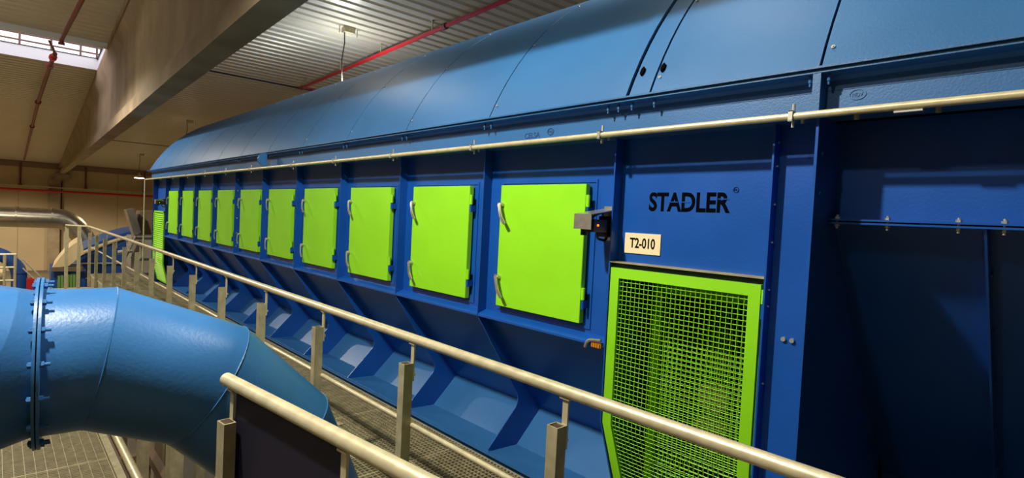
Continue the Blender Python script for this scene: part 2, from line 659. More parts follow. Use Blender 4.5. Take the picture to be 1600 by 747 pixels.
# ribs
fil = []
for k in range(7):
    t = k / 6
    A, Bq, C = Vector((2.745, 0.515)), Vector((2.80, 0.44)), Vector((2.735, 0.38))
    q = (1 - t) ** 2 * A + 2 * t * (1 - t) * Bq + t * t * C
    fil.append((q.x, q.y))
ribp = [(2.35, 2.2), (2.35, 1.095)] + fil + [(2.50, 0.145), (2.56, 0.128), (2.78, 0.112), (3.02, 0.34), (2.93, 0.47), (2.43, 1.095), (2.43, 2.2)]
for i, x in enumerate(XR[1:12]):
    bm = nb()
    prism(bm, ribp, x - 0.004, x + 0.004)
    part('rib', bm, 'blue')
bm = nb()
prism(bm, [(2.35, 2.2), (2.35, 0.70), (2.55, 0.145), (3.1, 0.145), (3.1, 2.2)], XR[0] - 0.004, XR[0] + 0.004)
part('rib', bm, 'blue')
# rib bolts on the joint rib (sixth)
for x in (XR[6],):
    for zz in (2.10, 1.95, 1.76, 1.58, 1.38, 1.2):
        bm = nb()
        hexbolt(bm, (x + 0.004, 2.385, zz), (1, 0, 0), 0.009, 0.006)
        part('bolt', bm, 'zinc')
# shelf under the doors
bm = nb()
prism(bm, [(2.43, 1.135), (2.425, 1.135), (2.36, 1.112), (2.35, 1.104), (2.35, 1.092), (2.43, 1.092)], XE0 + 1.07, XR[0] - 0.006)
part('ledge', bm, 'blue')
# funnel sheet and trough
bm = nb()
sheet(bm, [(2.42, 1.10), (2.93, 0.455), (3.02, 0.34)], XE0, XR[0] - 0.005, -0.008)
part('hopper_panel', bm, 'blue')
bm = nb()
sheet(bm, [(3.02, 0.34), (2.78, 0.112), (2.52, 0.125)], XE0, XR[0] - 0.005, -0.008)
part('trough', bm, 'duct')
bm = nb()
prism(bm, [(2.490, 0.132), (2.522, 0.126), (2.522, 0.0), (2.512, 0.0), (2.512, 0.116), (2.490, 0.118)], XE0, XR[0] - 0.005)
part('kick_plate', bm, 'duct')

# doors
DZ0, DZ1 = 1.185, 1.96


def door(x0, i):
    x1 = x0 + 0.70
    bm = nb()
    bevel(box(bm, x0, x1, 2.372, YF - 0.012, DZ0, DZ1), 0.002)
    d = part('access_door', bm, 'green')
    bm = nb()
    for a, b, c, e in ((x0 - 0.035, x1 + 0.045, DZ1 + 0.012, DZ1 + 0.028), (x0 - 0.035, x1 + 0.045, DZ0 - 0.03, DZ0 - 0.014), (x0 - 0.035, x0 - 0.022, DZ0 - 0.014, DZ1 + 0.012), (x1 + 0.035, x1 + 0.045, DZ0 - 0.014, DZ1 + 0.012)):
        box(bm, a, b, YF - 0.006, YF + 0.001, c, e)
    box(bm, x0 + 0.01, x1 - 0.01, YF - 0.012, YF + 0.001, DZ0 + 0.01, DZ1 - 0.01)
    part('door_frame', bm, 'blue', d)
    for zz in (DZ1 - 0.125, DZ0 + 0.185):
        bm = nb()
        cyl(bm, (x0 + 0.022, 2.372, zz), (x0 + 0.022, 2.352, zz), 0.016, 12)
        cyl(bm, (x0 + 0.022, 2.352, zz), (x0 + 0.022, 2.344, zz), 0.011, 12)
        # catch plate on the frame side
        box(bm, x0 - 0.022, x0 + 0.012, 2.366, 2.374, zz - 0.014, zz + 0.014)
        # lever, sloping down to the right and out
        pth = [Vector((x0 + 0.018, 2.343, zz + 0.008)), Vector((x0 + 0.035, 2.334, zz - 0.028)), Vector((x0 + 0.058, 2.325, zz - 0.075)), Vector((x0 + 0.085, 2.322, zz - 0.105)), Vector((x0 + 0.098, 2.324, zz - 0.122))]
        wv = Vector((0.9, 0, 0.45)).normalized()
        rr = []
        for q, ww in zip(pth, (0.013, 0.011, 0.010, 0.012, 0.010)):
            rr.append([bm.verts.new(q + wv * ww + Vector((0, s * 0.003, 0))) for s in (-1, 1)] + [bm.verts.new(q - wv * ww + Vector((0, s * 0.003, 0))) for s in (1, -1)])
        for a, b in zip(rr[:-1], rr[1:]):
            for k in range(4):
                bm.faces.new((a[k], a[(k + 1) % 4], b[(k + 1) % 4], b[k]))
        bm.faces.new(rr[0])
        bm.faces.new(rr[-1][::-1])
        part('door_handle', bm, 'steel', d)
    for zz in (DZ1 - 0.095, DZ0 + 0.165):
        bm = nb()
        cyl(bm, (x1 + 0.014, 2.378, zz - 0.032), (x1 + 0.014, 2.378, zz + 0.034), 0.011, 12)
        box(bm, x1 - 0.004, x1 + 0.014, 2.376, 2.39, zz - 0.03, zz + 0.03)
        part('hinge', bm, 'green', d)
        bm = nb()
        cyl(bm, (x1 + 0.014, 2.378, zz - 0.085), (x1 + 0.014, 2.378, zz - 0.033), 0.009, 12)
        box(bm, x1 + 0.012, x1 + 0.022, 2.376, YF - 0.005, zz - 0.08, zz - 0.036)
        part('hinge_pin', bm, 'blue', d)
    return d


for i in range(10):
    bx0 = XR[i + 1] + (0.152 if i == 0 else 0.168)
    door(bx0, i)

# hood
HC, HR = (4.366, 1.422), 2.293
A0 = math.atan2(0.943, -2.0903)


def arc(r_, k=44, a0=A0, a1=PI - A0):
    return [(HC[0] + r_ * math.cos(a0 + (a1 - a0) * i / k), HC[1] + r_ * math.sin(a0 + (a1 - a0) * i / k)) for i in range(k + 1)]


seams = [1.6, 0.22, -0.762, -1.514, -1.640, -1.720, -2.695] + [-2.695 - 0.979 * i for i in range(1, 11)] + [-13.30]
hoods = []
for i in range(len(seams) - 1):
    a, b = seams[i + 1], seams[i]
    if b - a < 0.05:
        continue
    bm = nb()
    g = 0.0045 if i != 2 and i != 3 else 0.006
    raise_ = 0.012 if i in (4,) else 0.0
    prism(bm, arc(HR + raise_) + arc(HR - 0.014 + raise_)[::-1], a + g, b - (g if b < 1.5 else 0))
    hp = part('hood_panel', bm, 'hood')
    # seam bolts
    if i >= 1 and i <= 11 and i != 3 and i != 4:
        ks = (0.012, 0.14, 0.27, 0.40) if i != 5 else (0.012,)
        for k, t in enumerate((0.02, 0.125, 0.235, 0.345)):
            if i > 8 and k > 2:
                continue
            ang = A0 + (PI - 2 * A0) * t
            n = Vector((0, math.cos(ang), math.sin(ang)))
            c = Vector((a + 0.028, HC[0], HC[1])) + n * (HR + raise_)
            bm = nb()
            hexbolt(bm, c, n, 0.008, 0.005)
            part('bolt', bm, 'zinc', hp)
# black ovals painting the shade inside the lifting holes beside the strap panel
for x in (-1.60, -1.755 + 0.27):
    ang = A0 - 0.07
    n = Vector((0, math.cos(ang), math.sin(ang)))
    t = Vector((0, -math.sin(ang), math.cos(ang)))
    c = Vector((x, HC[0], HC[1])) + n * (HR + 0.004)
    bm = nb()
    vs = [bm.verts.new(c + Vector((0.010 * math.cos(k * PI / 8), 0, 0)) + t * (0.026 * math.sin(k * PI / 8)) + n * 0.009) for k in range(16)]
    vs2 = [bm.verts.new(v.co - n * 0.02) for v in vs]
    bm.faces.new(vs)
    bm.faces.new(vs2[::-1])
    for k in range(16):
        bm.faces.new((vs[k], vs2[k], vs2[(k + 1) % 16], vs[(k + 1) % 16]))
    part('lifting_hole_shade', bm, 'letter')
bm = nb()
prism(bm, arc(HR - 0.02), XE0 + 0.0, XE0 + 0.02)
part('hood_end_plate', bm, 'hood')
bm = nb()
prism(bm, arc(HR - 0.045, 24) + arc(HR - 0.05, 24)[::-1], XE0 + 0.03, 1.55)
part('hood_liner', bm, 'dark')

# top beam: channel with flanges, embossed marks
bm = nb()
prism(bm, [(2.245, 2.362), (2.245, 2.350), (2.305, 2.344), (2.318, 2.330), (2.318, 2.226), (2.305, 2.212), (2.245, 2.206), (2.245, 2.194), (2.42, 2.194), (2.42, 2.362)], XE0, XE1)
part('top_beam', bm, 'hood')
bm = nb()
prism(bm, [(2.232, 2.372), (2.232, 2.364), (2.42, 2.364), (2.42, 2.372)], XE0 - 0.02, XE1)
part('hood_lip', bm, 'hood')
bm = nb()
box(bm, XE0, XE1, 2.3165, 2.319, 2.292, 2.2935)
part('weld_line', bm, 'emboss')
for x in (-0.752,):
    bm = nb()
    box(bm, x - 0.022, x + 0.006, 2.247, 2.318, 2.206, 2.350)
    part('stiffener', bm, 'hood')
bm = nb()
gp = [(2.25, 2.362), (2.20, 2.355), (2.165, 2.33), (2.15, 2.29), (2.16, 2.25), (2.20, 2.215), (2.25, 2.205)]
prism(bm, gp, -6.55, -6.52)
part('lifting_lug', bm, 'duct')
# pairs of bolts below the hood seams
for i, s in enumerate(seams[1:13]):
    for dx in (-0.03, 0.035):
        if i in (2, 3) and dx < 0:
            continue
        bm = nb()
        cyl(bm, (s + dx, 2.275, 2.352), (s + dx, 2.275, 2.322), 0.0075, 8)
        cyl(bm, (s + dx, 2.275, 2.322), (s + dx, 2.275, 2.308), 0.0045, 8)
        part('flange_bolt', bm, 'hood')
# embossed CELSA and oval marks
bm = text_bm('CELSA', 0.125, 0.032, -2.395, 2.232, 2.3175, 0.0, 0.0015)
part('embossed_name', bm, 'emboss')


def oval(x, z, a, b, y, t, txt=None, m='emboss'):
    bm = nb() if txt is None else text_bm(txt, a * 1.25, b * 0.75, x - a * 0.62, z - b * 0.38, y, 0, 0.0015)
    n = 28
    R1 = [(x + a * math.cos(2 * PI * k / n), z + b * math.sin(2 * PI * k / n)) for k in range(n)]
    R2 = [(x + (a - t) * math.cos(2 * PI * k / n), z + (b - t) * math.sin(2 * PI * k / n)) for k in range(n)]
    v1 = [bm.verts.new((p_[0], y - 0.002, p_[1])) for p_ in R1]
    v2 = [bm.verts.new((p_[0], y - 0.002, p_[1])) for p_ in R2]
    v3 = [bm.verts.new((p_[0], y + 0.001, p_[1])) for p_ in R1]
    v4 = [bm.verts.new((p_[0], y + 0.001, p_[1])) for p_ in R2]
    for k in range(n):
        j = (k + 1) % n
        bm.faces.new((v1[k], v1[j], v2[j], v2[k]))
        bm.faces.new((v1[k], v3[k], v3[j], v1[j]))
        bm.faces.new((v2[k], v2[j], v4[j], v4[k]))
    return bm


part('embossed_mark', oval(-2.185, 2.258, 0.026, 0.020, 2.3175, 0.004, 'MS'), 'emboss')
part('embossed_mark', oval(-0.640, 2.268, 0.028, 0.020, 2.3175, 0.003, 'MDV'), 'hood')

# maker name, its cut's inner shade coloured in as black letters, with small bridges
nm = part('maker_name', text_bm('STADLER', 0.425, 0.096, -1.570, 1.820, YF, 0.032, 0.001), 'letter')
bm = nb()
for a, b, zz in ((-1.462, -1.408, 1.868), (-1.398, -1.343, 1.868), (-1.205, -1.150, 1.884)):
    box(bm, a, b, YF - 0.0022, YF, zz - 0.0022, zz + 0.0022)
part('stencil_bridge', bm, 'blue', nm)
part('registered_mark', oval(-1.122, 1.925, 0.013, 0.013, YF, 0.002, 'R', 'letter'), 'letter')
# number plate
bm = nb()
box(bm, -1.700, -1.488, YF - 0.006, YF + 0.001, 1.600, 1.705)
pl = part('number_plate', bm, 'sign')
part('plate_text', text_bm('T2-010', 0.150, 0.053, -1.668, 1.628, YF - 0.006, 0.018, 0.0015), 'letter', pl)

# header over the guard, box cheeks, interior
bm = nb()
box(bm, -1.740, -0.945, 2.350, 2.43, 1.546, 1.552)
part('header_flange', bm, 'galv')
bm = nb()
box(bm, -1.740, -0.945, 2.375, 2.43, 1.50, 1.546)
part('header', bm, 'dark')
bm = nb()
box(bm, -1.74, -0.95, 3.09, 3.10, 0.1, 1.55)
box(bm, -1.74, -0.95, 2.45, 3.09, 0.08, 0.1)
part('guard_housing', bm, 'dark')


# mesh guard door: path y(z)
def gy(z):
    return 2.352 if z > 0.70 else 2.352 + (0.70 - z) * 0.375


GX0, GX1, GZ1, GZ0 = -1.733, -0.958, 1.520, 0.16
bm = nb()
fw = 0.052


def gsheet(bm, x0, x1, zs, t=0.022):
    sheet(bm, [(gy(z), z) for z in zs], x0, x1, t)


gsheet(bm, GX0, GX0 + fw, [GZ1, 0.70, GZ0])
gsheet(bm, GX1 - fw, GX1, [GZ1, 0.70, GZ0])
gsheet(bm, GX0 + fw, GX1 - fw, [GZ1, GZ1 - fw])
gsheet(bm, GX0 + fw, GX1 - fw, [GZ0 + fw, GZ0])
gd = part('mesh_guard_door', bm, 'green')


def wires(x0, x1, z0, z1, yo, pitch, r_, m, par, nm):
    bm = nb()
    n = int((x1 - x0) / pitch)
    zs = []
    z = z1
    while z > z0:
        zs.append(z)
        z -= pitch * 0.96
    for i in range(n + 1):
        x = x0 + i * (x1 - x0) / n
        pts = []
        for j, z in enumerate(zs):
            s = 1 if (i + j) % 2 else -1
            pts.append((x + 0.0, gy(z) + yo + s * r_ * 0.9, z))
        tube(bm, pts, r_, 4)
    for j, z in enumerate(zs):
        pts = []
        for i in range(n + 1):
            x = x0 + i * (x1 - x0) / n
            s = -1 if (i + j) % 2 else 1
            pts.append((x, gy(z) + yo + s * r_ * 0.9, z))
        tube(bm, pts, r_, 4)
    return part(nm, bm, m, par)


wires(GX0 + fw - 0.005, GX1 - fw + 0.005, GZ0 + 0.03, GZ1 - fw + 0.005, 0.012, 0.0245, 0.0019, 'green', gd, 'wire_mesh')
bm = nb()
cyl(bm, (GX1 + 0.008, 2.362, 1.44), (GX1 + 0.008, 2.362, 1.50), 0.009, 10)
part('hinge', bm, 'green', gd)
bm = nb()
cyl(bm, (GX1 + 0.008, 2.362, 1.375), (GX1 + 0.008, 2.362, 1.438), 0.008, 10)
box(bm, GX1 + 0.006, -0.945, 2.36, 2.40, 1.37, 1.44)
part('hinge_pin', bm, 'blue', gd)
bm = nb()
cyl(bm, (GX1 + 0.008, 2.372, 0.60), (GX1 + 0.008, 2.372, 0.68), 0.009, 10)
part('hinge', bm, 'green', gd)
# inner guard
bm = nb()
yi = 2.66
for a, b, c, e in ((-1.66, -1.62, 0.2, 1.44), (-1.10, -1.06, 0.2, 1.44), (-1.62, -1.10, 1.38, 1.44), (-1.62, -1.10, 0.2, 0.26)):
    box(bm, a, b, yi, yi + 0.03, c, e)
part('inner_guard_frame', bm, 'green')
bm = nb()
for i in range(20):
    x = -1.61 + i * 0.0265
    cyl(bm, (x, yi + 0.015, 0.22), (x, yi + 0.015, 1.40), 0.0022, 4)
for j in range(44):
    z = 0.26 + j * 0.0262
    cyl(bm, (-1.63, yi + 0.012, z), (-1.09, yi + 0.012, z), 0.0022, 4)
part('inner_wire_mesh', bm, 'green')
bm = nb()
for k in range(3):
    c = Vector((-1.42 + k * 0.02, 2.9, 0.6 + k * 0.22))
    cyl(bm, c, c + Vector((0, 0.16, 0)), 0.10 - 0.01 * k, 20)
part('drive_wheel', bm, 'brown')
bm = nb()
box(bm, -1.20, -1.12, 2.84, 2.92, 0.1, 1.5)
part('drive_post', bm, 'amber')

# column beside the guard
bm = nb()
prism(bm, [(2.35, 2.194), (2.35, 0.106), (2.425, 0.106), (2.425, 2.194)], -0.947, -0.939)
box(bm, -0.939, -0.752, 2.405, 2.425, 0.106, 2.194)
prism(bm, [(2.25, 2.194), (2.25, 0.106), (3.5, 0.106), (3.5, 0.6), (2.51, 1.80), (2.51, 2.194)], -0.752, -0.742)
co = part('end_column', bm, 'blue')
for x, z in ((-0.872, 1.302), (-0.838, 1.302)):
    bm = nb()
    cyl(bm, (x, 2.405, z), (x, 2.394, z), 0.0095, 12)
    part('bolt', bm, 'zinc', co)
for z in (2.12, 2.02, 1.86, 1.70, 1.50, 1.43, 1.1):
    bm = nb()
    cyl(bm, (-0.939, 2.385, z), (-0.933, 2.385, z), 0.005, 8)
    part('rivet', bm, 'zinc', co)
for z, y in ((2.05, 2.30), (1.90, 2.30), (1.70, 2.50), (1.58, 2.58), (1.42, 2.71), (1.28, 2.83), (1.14, 2.94), (1.0, 3.06)):
    bm = nb()
    cyl(bm, (-0.742, y, z), (-0.734, y, z), 0.009, 8)
    part('bolt', bm, 'blue', co)

# end module
bm = nb()
box(bm, -0.742, XE1, 2.50, 2.51, 1.80, 2.20)
part('end_panel', bm, 'blue')
bm = nb()
box(bm, -0.742, XE1, 2.425, 2.50, 1.803, 1.810)
box(bm, -0.742, XE1, 2.425, 2.50, 1.790, 1.797)
jf = part('joint_flange', bm, 'blue')
for x in (-0.715, -0.545, -0.335, -0.215, -0.02, 0.2, 0.4):
    bm = nb()
    cyl(bm, (x, 2.445, 1.772), (x, 2.445, 1.826), 0.005, 8)
    cyl(bm, (x, 2.445, 1.810), (x, 2.445, 1.819), 0.010, 6)
    cyl(bm, (x, 2.445, 1.781), (x, 2.445, 1.790), 0.010, 6)
    part('bolt', bm, 'zinc', jf)
bm = nb()
sheet(bm, [(2.505, 1.79), (3.6, 0.45), (3.6, -0.3)], -0.742, XE1, 0.008)
part('sloping_panel', bm, 'blue')
for x in (-0.262, 0.30, 0.9):
    bm = nb()
    prism(bm, [(2.43, 1.79), (3.52, 0.45), (3.6, 0.45), (2.505, 1.79)], x - 0.004, x + 0.004)
    rbb = part('sloping_rib', bm, 'blue')
    for k in range(5):
        bm = nb()
        t = 0.12 + k * 0.17
        y, z = 2.43 + 1.09 * t + 0.055, 1.79 - 1.34 * t
        cyl(bm, (x + 0.004, y, z), (x + 0.011, y, z), 0.008, 8)
        part('bolt', bm, 'blue', rbb)
for i in range(8):
    bm = nb()
    cyl(bm, (-0.63 + i * 0.24, 2.29, 2.194), (-0.63 + i * 0.24, 2.29, 2.17), 0.009, 8)
    part('flange_bolt', bm, 'galv')

# far end: louvred green panel, corner, end plate
bm = nb()
LX0, LX1 = -13.16, -12.24


def ly(z):
    return 2.352 if z > 0.56 else 2.352 + (0.56 - z) * 0.22


for x0, x1 in ((LX0, LX0 + 0.05), (LX1 - 0.05, LX1)):
    sheet(bm, [(ly(z), z) for z in (1.565, 0.56, 0.17)], x0, x1, 0.02)
for z0 in (1.54, 0.17):
    box(bm, LX0, LX1, ly(z0) , ly(z0) + 0.02, z0, z0 + 0.03)
lp = part('louvre_panel', bm, 'green')
bm = nb()
z = 1.52
while z > 0.2:
    prism(bm, [(ly(z) + 0.004, z - 0.03), (ly(z) + 0.02, z), (ly(z) + 0.026, z), (ly(z) + 0.012, z - 0.03)], LX0 + 0.05, LX1 - 0.05)
    z -= 0.04
part('louvre_slats', bm, 'green', lp)
bm = nb()
box(bm, XE0, XR[11], 2.385, 2.40, 0.13, 1.56)
part('side_panel', bm, 'blue')
bm = nb()
box(bm, XE0, XE0 + 0.01, 2.35, 6.4, 0.0, 2.45)
part('end_plate', bm, 'blue')
bm = nb()
box(bm, XE0, XE1, 6.40, 6.41, 0.0, 2.4)
part('rear_panel', bm, 'blue')
bm = nb()
box(bm, XE0, XE1, 3.05, 6.40, 0.02, 0.04)
part('bottom_plate', bm, 'dark')
for x in (-13.0, -9.5, -6.0, -2.5, 1.2):
    for y in (3.3, 6.2):
        bm = nb()
        box(bm, x - 0.1, x + 0.1, y - 0.1, y + 0.1, FZ, 0.02)
        part('support_leg', bm, 'blue')

# interlock switches: stainless bracket with a black switch body


def interlock(x, far=False):
    bm = nb()
    # back plate on the side sheet, arm reaching out, front cover
    box(bm, x - 0.01, x + 0.085, YF - 0.006, YF, 1.655, 1.840)
    prism(bm, [(YF, 1.822), (YF, 1.826), (2.19, 1.790), (2.19, 1.712), (2.194, 1.712), (2.194, 1.786)], x - 0.03, x + 0.082)
    prism(bm, [(YF, 1.824), (2.194, 1.788), (2.194, 1.712), (2.23, 1.712), (2.30, 1.76), (YF, 1.80)], x - 0.034, x - 0.030)
    s = part('interlock_bracket', bm, 'steel')
    bm = nb()
    box(bm, x + 0.004, x + 0.075, 2.225, 2.345, 1.700, 1.765)
    box(bm, x + 0.010, x + 0.070, 2.345, 2.414, 1.675, 1.785)
    part('switch_body', bm, 'black', s)
    bm = nb()
    cyl(bm, (x + 0.075, 2.255, 1.735), (x + 0.079, 2.255, 1.735), 0.006, 12)
    part('indicator', bm, 'indicator', s)
    bm = nb()
    for z in (1.725, 1.745, 1.765):
        cyl(bm, (x + 0.070, 2.38, z), (x + 0.078, 2.38, z), 0.006, 8)
    part('terminal_screws', bm, 'zinc', s)
    bm = nb()
    tube(bm, bent([(x + 0.04, 2.30, 1.70), (x + 0.04, 2.30, 1.665), (x + 0.04, 2.37, 1.655), (x + 0.03, 2.405, 1.69)], 0.018), 0.007, 8)
    part('cable', bm, 'black', s)
    bm = nb()
    cyl(bm, (x - 0.01, 2.25, 1.712), (x - 0.01, 2.25, 1.68), 0.018, 12)
    part('probe', bm, 'black', s)


interlock(-1.835)
interlock(-12.20)
# short bent pipe and amber connector on the shelf end
bm = nb()
tube(bm, bent([(-1.862, 2.335, 1.075), (-1.850, 2.335, 1.118), (-1.76, 2.335, 1.128)], 0.03), 0.009, 10)
cg = part('hose_stub', bm, 'steel')
bm = nb()
bevel(box(bm, -1.822, -1.762, 2.335, 2.37, 1.082, 1.112), 0.004)
for k in range(4):
    cyl(bm, (-1.815 + k * 0.015, 2.333, 1.087), (-1.815 + k * 0.015, 2.333, 1.108), 0.005, 8)
part('connector_block', bm, 'amber', cg)

# galvanised conduit under the beam
o = empty('conduit', (-6, 2.22, 2.19), 'thin galvanised conduit clamped under the blue beam and down the far corner', 'conduit')
bm = nb()
tube(bm, bent([(XE1, 2.222, 2.190), (-13.36, 2.222, 2.190), (-13.36, 2.222, 0.3)], 0.05), 0.0145, 12)
build('tube', bm, 'galv2', o)
for x in (-0.831, -1.748, -2.772, -3.757, -4.749, -5.719, -7.0, -8.0, -9.0, -10.0, -11.0, -12.0, 0.1, 1.1):
    bm = nb()
    box(bm, x - 0.008, x + 0.008, 2.203, 2.241, 2.170, 2.174)
    box(bm, x - 0.008, x + 0.008, 2.203, 2.207, 2.172, 2.212)
    box(bm, x - 0.008, x + 0.008, 2.203, 2.235, 2.207, 2.211)
    cyl(bm, (x, 2.236, 2.15), (x, 2.236, 2.24), 0.006, 8)
    cyl(bm, (x + 0.03, 2.25, 2.165), (x + 0.03, 2.25, 2.192), 0.007, 6)
    build('clamp', bm, 'zinc', o)
bm = nb()
box(bm, -0.50, -0.42, 2.215, 2.235, 2.168, 2.174)
build('clip', bm, 'zinc', o)

# ================================================================== WALKWAY AND FAR HANDRAIL
GZ = 0.10


def grating(x0, x1, y0, y1, z, name, label, grp, px=0.0333, py=0.034, h=0.03, m='galv', load=0.006):
    o = empty(name, ((x0 + x1) / 2, (y0 + y1) / 2, z - h), label, 'grating', grp)
    bm = nb()
    n = max(1, round((x1 - x0) / px))
    for i in range(1, n):
        x = x0 + (x1 - x0) * i / n
        box(bm, x - load / 2, x + load / 2, y0, y1, z - h, z - 0.001)
    k = max(1, round((y1 - y0) / py))
    for i in range(1, k):
        y = y0 + (y1 - y0) * i / k
        box(bm, x0, x1, y - 0.0022, y + 0.0022, z - 0.014, z - 0.002)
    build('bars', bm, m, o, smooth=False)
    bm = nb()
    for a, b, c, e in ((x0, x1, y0, y0 + 0.005), (x0, x1, y1 - 0.005, y1), (x0, x0 + 0.005, y0 + 0.005, y1 - 0.005), (x1 - 0.005, x1, y0 + 0.005, y1 - 0.005)):
        box(bm, a, b, c, e, z - h, z)
    build('edge_frame', bm, 'galv2', o, smooth=False)
    for sx in (x0 + 0.12, x1 - 0.12):
        bm = nb()
        yy = y0 + 0.45 * (y1 - y0)
        box(bm, sx - 0.03, sx + 0.03, yy - 0.02, yy + 0.02, z - 0.001, z + 0.004)
        cyl(bm, (sx, yy, z + 0.003), (sx, yy, z + 0.010), 0.008, 6)
        build('saddle_clip', bm, 'galv2', o)
    return o


xg = 0.95
for i in range(16):
    grating(xg - 0.998, xg, 1.535, 2.485, GZ, 'walkway_grating',
            'steel grating panel of the walkway along the blue machine, %s one from the camera end' % ORD[i] if i else 'steel grating panel of the walkway nearest the camera, below the wire mesh door', 'walkway gratings along the machine')
    xg -= 1.0
# walkway frame
o = empty('walkway_support', (-7, 2, FZ), 'galvanised steel beams and legs carrying the walkway beside the machine', 'frame')
for y0, y1 in ((1.50, 1.535), (2.487, 2.510)):
    bm = nb()
    box(bm, -15.2, 1.0, y0, y1, GZ - 0.22, GZ - (0.0 if y0 < 2 else 0.03))
    build('side_beam', bm, 'galv', o)
for x in (-14.5, -11, -7.5, -4.0, -0.5):
    for y in (1.56, 2.42):
        bm = nb()
        box(bm, x - 0.06, x + 0.06, y - 0.05, y + 0.05, FZ, GZ - 0.035)
        build('support_leg', bm, 'galv', o)
for i in range(17):
    bm = nb()
    x = 0.95 - i
    box(bm, x - 0.03, x + 0.03, 1.535, 2.487, GZ - 0.16, GZ - 0.034)
    build('cross_beam', bm, 'galv', o)

hr = empty('handrail', (-7, 1.5, GZ), 'long galvanised tube handrail along the grating walkway beside the blue machine', 'handrail')
bm = nb()
tube(bm, [(1.0, 1.5, 1.137), (-15.0, 1.5, 1.137)], 0.0225, 16)
build('top_rail', bm, 'galv2', hr)
for i in range(16):
    pass
bm = nb()
tube(bm, [(1.0, 1.5, 0.715), (-15.0, 1.5, 0.715)], 0.0125, 12)
build('knee_rail', bm, 'galv2', hr)
posts = [0.70, -0.29, -1.28, -2.27, -3.28, -4.275, -5.26, -6.26, -7.26, -8.26, -9.26, -10.3, -11.3, -12.4, -13.5, -14.6]


def post(x, y, zt, par, w=0.05, zb=-0.12, side=1):
    bm = nb()
    t = 0.004
    # U-shaped section: web facing the aisle, open top
    box(bm, x - w / 2, x + w / 2, y - w / 2, y - w / 2 + t, zb, zt)
    box(bm, x - w / 2, x - w / 2 + t, y - w / 2 + t, y + w / 2, zb, zt)
    box(bm, x + w / 2 - t, x + w / 2, y - w / 2 + t, y + w / 2, zb, zt)
    box(bm, x - w / 2 + t, x + w / 2 - t, y + w / 2 - t, y + w / 2, zb, zt)
    p_ = build('post', bm, 'galv', par)
    bm = nb()
    box(bm, x - w / 2 + t, x + w / 2 - t, y - w / 2 + t, y + w / 2 - t, zt - 0.012, zt - 0.004)
    c_ = build('post_cap', bm, 'rust', p_)
    c_.matrix_parent_inverse = Matrix.Identity(4)
    return p_


def flat(x, y, z0, z1, par, along=(1, 0)):
    bm = nb()
    ax = Vector((along[0], along[1], 0)).normalized()
    nn = Vector((-ax.y, ax.x, 0))

    def T(a, b, z):
        q = Vector((x, y, 0)) + ax * a + nn * b
        return Vector((q.x, q.y, z))
    box(bm, -0.0125, 0.0125, -0.004, 0.004, z0, z1, T)
    box(bm, -0.022, 0.022, -0.012, 0.012, z1, z1 + 0.006, T)
    cyl(bm, T(0, 0.004, z0 + 0.03), T(0, 0.014, z0 + 0.03), 0.009, 6)
    return build('flat_bar', bm, 'galv2', par)


for i, x in enumerate(posts):
    post(x, 1.47, 1.018, hr)
    flat(x + 0.012, 1.50, 0.93, 1.110, hr)
# far end of the railing: closely set double posts
bm = nb()
box(bm, -15.06, -15.0, 1.30, 1.36, -0.28, 1.13)
box(bm, -15.17, -15.11, 1.10, 1.16, -0.28, 1.13)
build('end_post', bm, 'galv2', hr)
bm = nb()
tube(bm, [(-15.0, 1.5, 1.137), (-15.10, 1.1, 1.15)], 0.022, 10)
build('end_rail', bm, 'galv2', hr)

# ================================================================== NEAR HANDRAIL WITH SMOKED SHEET
A = Vector((-2.035, 0.592, 1.14))
D = Vector((1.11, 0.131, 0)).normalized()
nr = empty('handrail', (A.x, A.y, GZ), 'short thick handrail in the foreground ending in front of the blue duct elbow', 'handrail')
bm = nb()
tube(bm, [A, A + D * 2.2], 0.0225, 20)
build('top_rail', bm, 'galv2', nr)
bm = nb()
cyl(bm, A - D * 0.001, A + D * 0.002, 0.0205, 16)
build('rail_plug', bm, 'rust', nr)
for s, tt in ((0.055, 0.075), (0.725, 0.80), (1.5, 1.55)):
    q = A + D * s
    flat(q.x, q.y, 0.60 if s < 0.1 else 0.7, 1.112, nr, (D.x, D.y))
q = A + D * 0.075
bm = nb()
nn = Vector((-D.y, D.x, 0))


def TN(a, b, z):
    v = A + D * a + nn * b
    return Vector((v.x, v.y, z))


box(bm, 0.045, 0.10, -0.045, -0.006, -0.1, 1.018, TN)
pp = build('post', bm, 'galv', nr)
bm = nb()
box(bm, 0.052, 0.093, -0.040, -0.010, 1.0175, 1.0195, TN)
c_ = build('post_cap', bm, 'rust', pp)
c_.matrix_parent_inverse = Matrix.Identity(4)
bm = nb()
box(bm, 0.75, 0.80, -0.055, -0.006, -0.1, 0.90, TN)
build('post', bm, 'galv', nr)
bm = nb()
box(bm, 0.065, 0.715, 0.006, 0.010, 0.25, 1.112, TN)
ps = build('railing_sheet', bm, 'smoked', nr)
ps['label'] = 'dark smoked sheet filling the railing'
# floor the photographer stands on
grating(-2.0, 1.2, -0.6, 0.55, GZ, 'platform_grating', 'steel grating platform behind the foreground handrail, under the camera', None)

